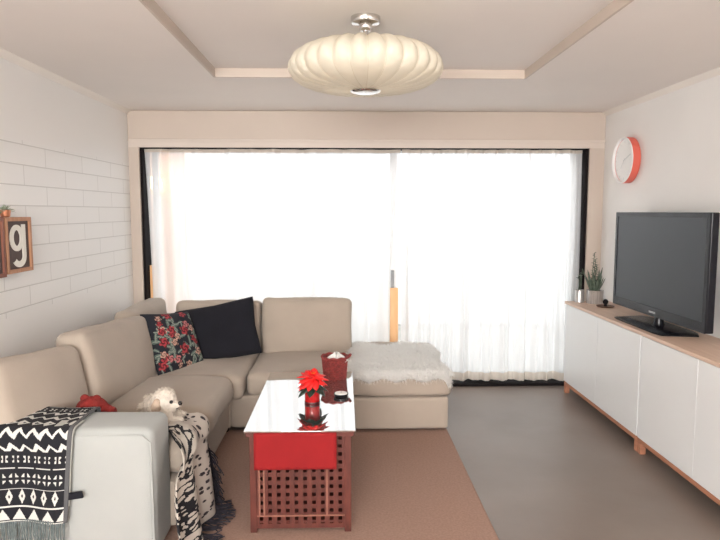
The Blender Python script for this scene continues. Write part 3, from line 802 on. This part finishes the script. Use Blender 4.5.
# ------------------------------------------------------------------ plants on the sideboard
M_can = mat('brushed_tin', (.66, .65, .64), .35, .8, var=.3, scale=10, stretch=(20, 20, 1))
def can(name, label, x, y, R_, H_, group='tin plant pots on the sideboard'):
    r_ = thing(name, label, 'potted plant', (x, y, ZS), group=group)
    prof = [(R_ * .97, 0)]
    for k in range(9):
        z = H_ * (k + 1) / 10; prof += [(R_, z - H_ * .03), (R_ * .965, z), ]
    prof += [(R_ * 1.02, H_), (R_ * .95, H_), (R_ * .93, H_ * .9), (.001, H_ * .9)]
    put(MB().lathe(prof, 32, T(x, y, ZS), cap=False).build('tin_pot', M_can), r_)
    put(MB().lathe([(R_ * .92, H_ * .84), (R_ * .92, H_ * .93), (.001, H_ * .94)], 24, T(x, y, ZS), cap=False).build('soil', mat('potting_soil', (.03, .02, .014), .95, var=.4, scale=80, bump=.8)), r_)
    return r_
M_plant = mat('grey_green_leaf', (.055, .085, .055), .55, color2=(.16, .20, .15), scale=25)
r_ = can('potted_succulent', 'dark spiky succulents and a tall feathery sprig in the larger tin pot', 1.985, 4.74, .064, .105)
px, py, pz = 1.985, 4.74, ZS + .10
rnd = random.Random(8)
sp_ = MB()
for k in range(26):                          # upright spears
    a = rnd.uniform(0, 6.28); q = rnd.uniform(0, .042); h_ = rnd.uniform(.10, .19)
    leaf(sp_, (px + q * math.cos(a), py + q * math.sin(a), pz - .005), a, rnd.uniform(1.1, 1.45), h_, .010, -.05)
put(sp_.build('spears', M_plant, weld=False, auto=False, solid=.003), r_)
fe = MB()
for s_ in range(3):
    bx_, by_ = px - .02 + .015 * s_, py + .01 * s_; H_ = .30 - .05 * s_
    fe.tube([(bx_, by_, pz), (bx_ - .006, by_, pz + H_ * .5), (bx_ + .006, by_, pz + H_)], .0025, 5)
    for k in range(22):
        t = k / 21; a = k * 2.4
        leaf(fe, (bx_ + .004 * t, by_, pz + .05 + (H_ - .05) * t), a, .5, .040 * (1 - .5 * t), .008, .3)
put(fe.build('feathery_sprig', M_plant, weld=False, auto=False, solid=.0008), r_)
r_ = can('potted_succulent', 'thin pale stems in the small tin pot against the curtain edge', 1.885, 4.80, .036, .10)
fe = MB()
for k in range(3):
    fe.tube([(1.885 + .01 * k - .01, 4.80, ZS + .09), (1.88 + .008 * k, 4.80, ZS + .16), (1.872 + .014 * k, 4.80, ZS + .21 + .02 * k)], .0025, 5)
    for j in range(5): leaf(fe, (1.872 + .014 * k, 4.80, ZS + .19 + .02 * k), j * 1.26, .5, .024, .007, .1)
put(fe.build('stems', M_plant, weld=False, auto=False), r_)
d_ = thing('incense_dish', 'round brown wooden dish with a small black knob beside the plant pots', 'dish', (1.985, 4.50, ZS))
put(MB().lathe([(.045, 0), (.062, .004), (.066, .010), (.062, .011), (.04, .007), (.001, .006)], 28, T(1.985, 4.54, ZS), cap=False).build('dish', mat('dark_brown_wood', (.14, .07, .04), .5, var=.2)), d_)
put(MB().lathe([(.012, .007), (.010, .018), (.019, .032), (.020, .045), (.012, .058), (.001, .062)], 20, T(1.985, 4.54, ZS), cap=False).build('knob', M_black), d_)

# ------------------------------------------------------------------ wall clock on the right wall
ck = thing('wall_clock', 'round white wall clock with coral red case high on the right wall', 'clock', (2.13, 4.58, 1.86))
Mc = T(XR, 4.58, 1.862) @ Euler((0, -PI / 2, 0)).to_matrix().to_4x4()
M_coral = mat('coral_case', (.72, .14, .10), .4, var=.05)
M_dialw = mat('white_dial', (.84, .82, .80), .5, var=.01)
put(MB().lathe([(.158, .001), (.170, .004), (.172, .060), (.169, .063), (.160, .060), (.158, .045)], 64, Mc, cap=False).build('case', M_coral), ck)
put(MB().lathe([(.158, .040), (.159, .045), (.001, .046)], 64, Mc, cap=False).build('dial', M_dialw), ck)
put(MB().lathe([(.1575, .0475), (.160, .066), (.1665, .0675), (.1715, .0640), (.1718, .0605)], 64, Mc, cap=False).build('white_ring', M_dialw), ck)
for k in range(12):
    put(MB().box(-.002, .002, .128, .145, .0465, .0475, M=Mc @ Matrix.Rotation(k * PI / 6, 4, 'Z')).build('hour_mark', mat('pale_grey_print', (.62, .62, .62), .6, var=.05), smooth=False), ck)
for ang, L in ((50, .075), (200, .11)):
    put(MB().box(-.0025, .0025, -.015, L, .049, .051, M=Mc @ Matrix.Rotation(math.radians(ang), 4, 'Z')).build('hand', mat('pale_hand', (.60, .60, .60), .5, var=.05)), ck)

# ------------------------------------------------------------------ ceiling lamp
LX, LY = .098, 2.80
lamp = thing('pendant_lamp', 'cream ribbed saucer-shaped ceiling lamp with chrome fittings', 'lamp', (LX, LY, 2.338))
M_shade = bpy.data.materials.new('cream_lamp_skin'); M_shade.use_nodes = True
n = M_shade.node_tree.nodes; l = M_shade.node_tree.links; b = n['Principled BSDF']
b.inputs['Base Color'].default_value = (.84, .78, .67, 1); b.inputs['Roughness'].default_value = .45
tl = n.new('ShaderNodeBsdfTranslucent'); tl.inputs[0].default_value = (.90, .84, .70, 1)
nz = n.new('ShaderNodeTexNoise'); nz.inputs['Scale'].default_value = 14
mxr = n.new('ShaderNodeMix'); mxr.data_type = 'RGBA'; mxr.inputs['A'].default_value = (.86, .81, .71, 1); mxr.inputs['B'].default_value = (.81, .75, .63, 1)
l.new(nz.outputs[0], mxr.inputs['Factor']); l.new(mxr.outputs['Result'], b.inputs['Base Color'])
ms = n.new('ShaderNodeMixShader'); ms.inputs[0].default_value = .40
l.new(b.outputs[0], ms.inputs[1]); l.new(tl.outputs[0], ms.inputs[2]); l.new(ms.outputs[0], n['Material Output'].inputs[0])
NR = 28; zc_l = 2.115
def shade_pt(u, v):
    a = u * 2 * PI; th_ = (v - .5) * PI            # -90..90
    R_ = .346
    c_, s_ = abs(math.cos(th_)), math.sin(th_)
    r_ = .048 + (R_ - .048) * c_ ** .62 if c_ > 1e-6 else .048
    z = (.104 if s_ > 0 else .094) * (1 if s_ > 0 else -1) * abs(s_) ** 1.0
    ribw = abs(math.sin(a * NR / 2))               # 0 at a rib, 1 between the ribs
    dm = 1.0 if s_ > 0 else max(.25, 1 + 1.3 * s_)
    k = .019 * (ribw ** .7 - 1) * min(1, c_ * 1.3) * dm
    r_ += k
    z += math.copysign(1, s_) * .012 * dm * (ribw ** .7 - 1) * min(1, c_ * 1.6) * abs(s_) ** .5
    return (LX + r_ * math.cos(a), LY + r_ * math.sin(a), zc_l + z)
put(MB().grid(shade_pt, NR * 10, 48).build('lamp_shade', M_shade, auto=False), lamp)
rb = MB()
for k in range(NR):
    rb.tube([shade_pt(k / NR, v / 24) for v in range(25)], .0016, 5)
put(rb.build('wire_ribs', mat('cream_wire', (.72, .64, .50), .5, var=.05), weld=False), lamp)
put(MB().lathe([(.001, -.014), (.040, -.014), (.062, -.010), (.068, -.004), (.062, .003), (.001, .004)], 32, T(LX, LY, zc_l - .094), cap=False).build('bottom_cap', M_chrome), lamp)
put(MB().lathe([(.001, -.004), (.050, -.003), (.050, .006), (.030, .012), (.001, .012)], 32, T(LX, LY, zc_l + .104), cap=False).build('top_cap', M_chrome), lamp)
put(MB().lathe([(.012, zc_l + .12), (.012, 2.32)], 16, T(LX, LY, 0)).build('stem', M_chrome), lamp)
put(MB().lathe([(.022, 2.278), (.030, 2.288), (.030, 2.305), (.062, 2.311), (.066, 2.319), (.066, 2.3375)], 32, T(LX, LY, 0)).build('ceiling_canopy', M_chrome), lamp)
put(MB().lathe([(.001, -.035), (.022, -.028), (.030, 0), (.020, .028), (.014, .05), (.001, .05)], 20, T(LX, LY, zc_l + .02), cap=False).build('bulb', mat('frosted_bulb', (.9, .9, .88), .3, trans=.3)), lamp)

# ------------------------------------------------------------------ letter blocks on the left wall
M_oak2 = mat('oak_frame', (.50, .25, .14), .55, color2=(.40, .19, .10), scale=4, stretch=(12, 12, 2))
M_slate = mat('grey_brown_letter_ground', (.11, .075, .068), .7, var=.2, scale=15)
M_letter = mat('ivory_letter', (.80, .77, .70), .6, var=.03)
def letter_block(yc, zc, w, h, label, g=True, frame=M_oak2):
    d = .062; r_ = thing('letter_block', label, 'wall sign', (XL, yc, zc - h / 2), group='framed letter blocks on the tiled wall')
    t = .020
    fr = MB(); xa, xb = XL + .001, XL + d
    fr.box(xa, xb, yc - w / 2, yc - w / 2 + t, zc - h / 2, zc + h / 2); fr.box(xa, xb, yc + w / 2 - t, yc + w / 2, zc - h / 2, zc + h / 2)
    fr.box(xa, xb, yc - w / 2 + t, yc + w / 2 - t, zc - h / 2, zc - h / 2 + t); fr.box(xa, xb, yc - w / 2 + t, yc + w / 2 - t, zc + h / 2 - t, zc + h / 2)
    put(fr.build('frame', frame, smooth=False, weld=False, bevel=.0015), r_)
    put(MB().box(xa, xb - .010, yc - w / 2 + t, yc + w / 2 - t, zc - h / 2 + t, zc + h / 2 - t).build('panel', M_slate), r_)
    if g:
        m = MB(); xg = xb - .010; th = .005
        def plate(loop_out, loop_in=None):
            n_ = len(loop_out); vs = []; fs = []
            for x in (xg, xg + th):
                for (a, b_) in loop_out: vs.append((x, yc + a, zc + b_))
                for (a, b_) in loop_in: vs.append((x, yc + a, zc + b_))
            for k in range(n_ - 1 if loop_in_open else n_):
                k2 = (k + 1) % n_; N2 = 2 * n_
                fs += [(N2 + k, N2 + k2, N2 + n_ + k2, N2 + n_ + k), (k, k2, N2 + k2, N2 + k), (n_ + k2, n_ + k, N2 + n_ + k, N2 + n_ + k2)]
            m.add(vs, fs)
        # bowl
        bw_, bh = .066, .068; loop_in_open = False; cyy, czz = -.016, .036
        plate([(cyy + bw_ * math.cos(2 * PI * k / 48), czz + bh * math.sin(2 * PI * k / 48)) for k in range(48)],
              [(cyy + (bw_ - .034) * math.cos(2 * PI * k / 48), czz + (bh - .027) * math.sin(2 * PI * k / 48)) for k in range(48)])
        # stem
        m.box(xg, xg + th + .0004, yc + .035, yc + .068, zc - .062, zc + .105)
        # hook: band from the foot of the stem round to the left
        loop_in_open = True; N_ = 30; oo = []; ii = []
        for k in range(N_):
            a = -PI * .97 * k / (N_ - 1)
            oo.append((.001 + .067 * math.cos(a), -.060 + .056 * math.sin(a)))
            wd = .027 if k < N_ - 1 else .027
            ii.append((.001 + (.067 - .033) * math.cos(a), -.060 + (.056 - .031) * math.sin(a)))
        # stop the hook short of closing
        plate(oo[:26], ii[:26])
        put(m.build('letter', M_letter, smooth=False, weld=False), r_)
    return r_
letter_block(3.205, 1.308, .250, .285, 'wooden framed block with white letter g on dark ground on left wall')
letter_block(2.935, 1.305, .265, .300, 'reddish wooden framed block cut by the left edge of the photo', g=False, frame=mat('red_oak_frame', (.26, .095, .06), .55, color2=(.2, .07, .045), scale=4))
# copper pot with a little plant standing on the block
pp = thing('copper_pot_plant', 'tiny copper pot with green sprigs standing on top of the g block', 'potted plant', (XL + .035, 3.13, 1.4515))
put(MB().lathe([(.016, 0), (.022, .004), (.026, .030), (.027, .036), (.023, .036), (.001, .030)], 24, T(XL + .035, 3.13, 1.4515), cap=False).build('pot', mat('copper', (.62, .26, .15), .3, .8, var=.1)), pp)
lf = MB(); rnd = random.Random(6)
for k in range(34): leaf(lf, (XL + .035, 3.13, 1.482), rnd.uniform(0, 6.28), rnd.uniform(-.1, 1.3), rnd.uniform(.025, .055), .009, .3)
put(lf.build('sprigs', mat('soft_green_leaf', (.16, .20, .12), .6, color2=(.42, .45, .36), scale=40), weld=False, auto=False, solid=.0008), pp)
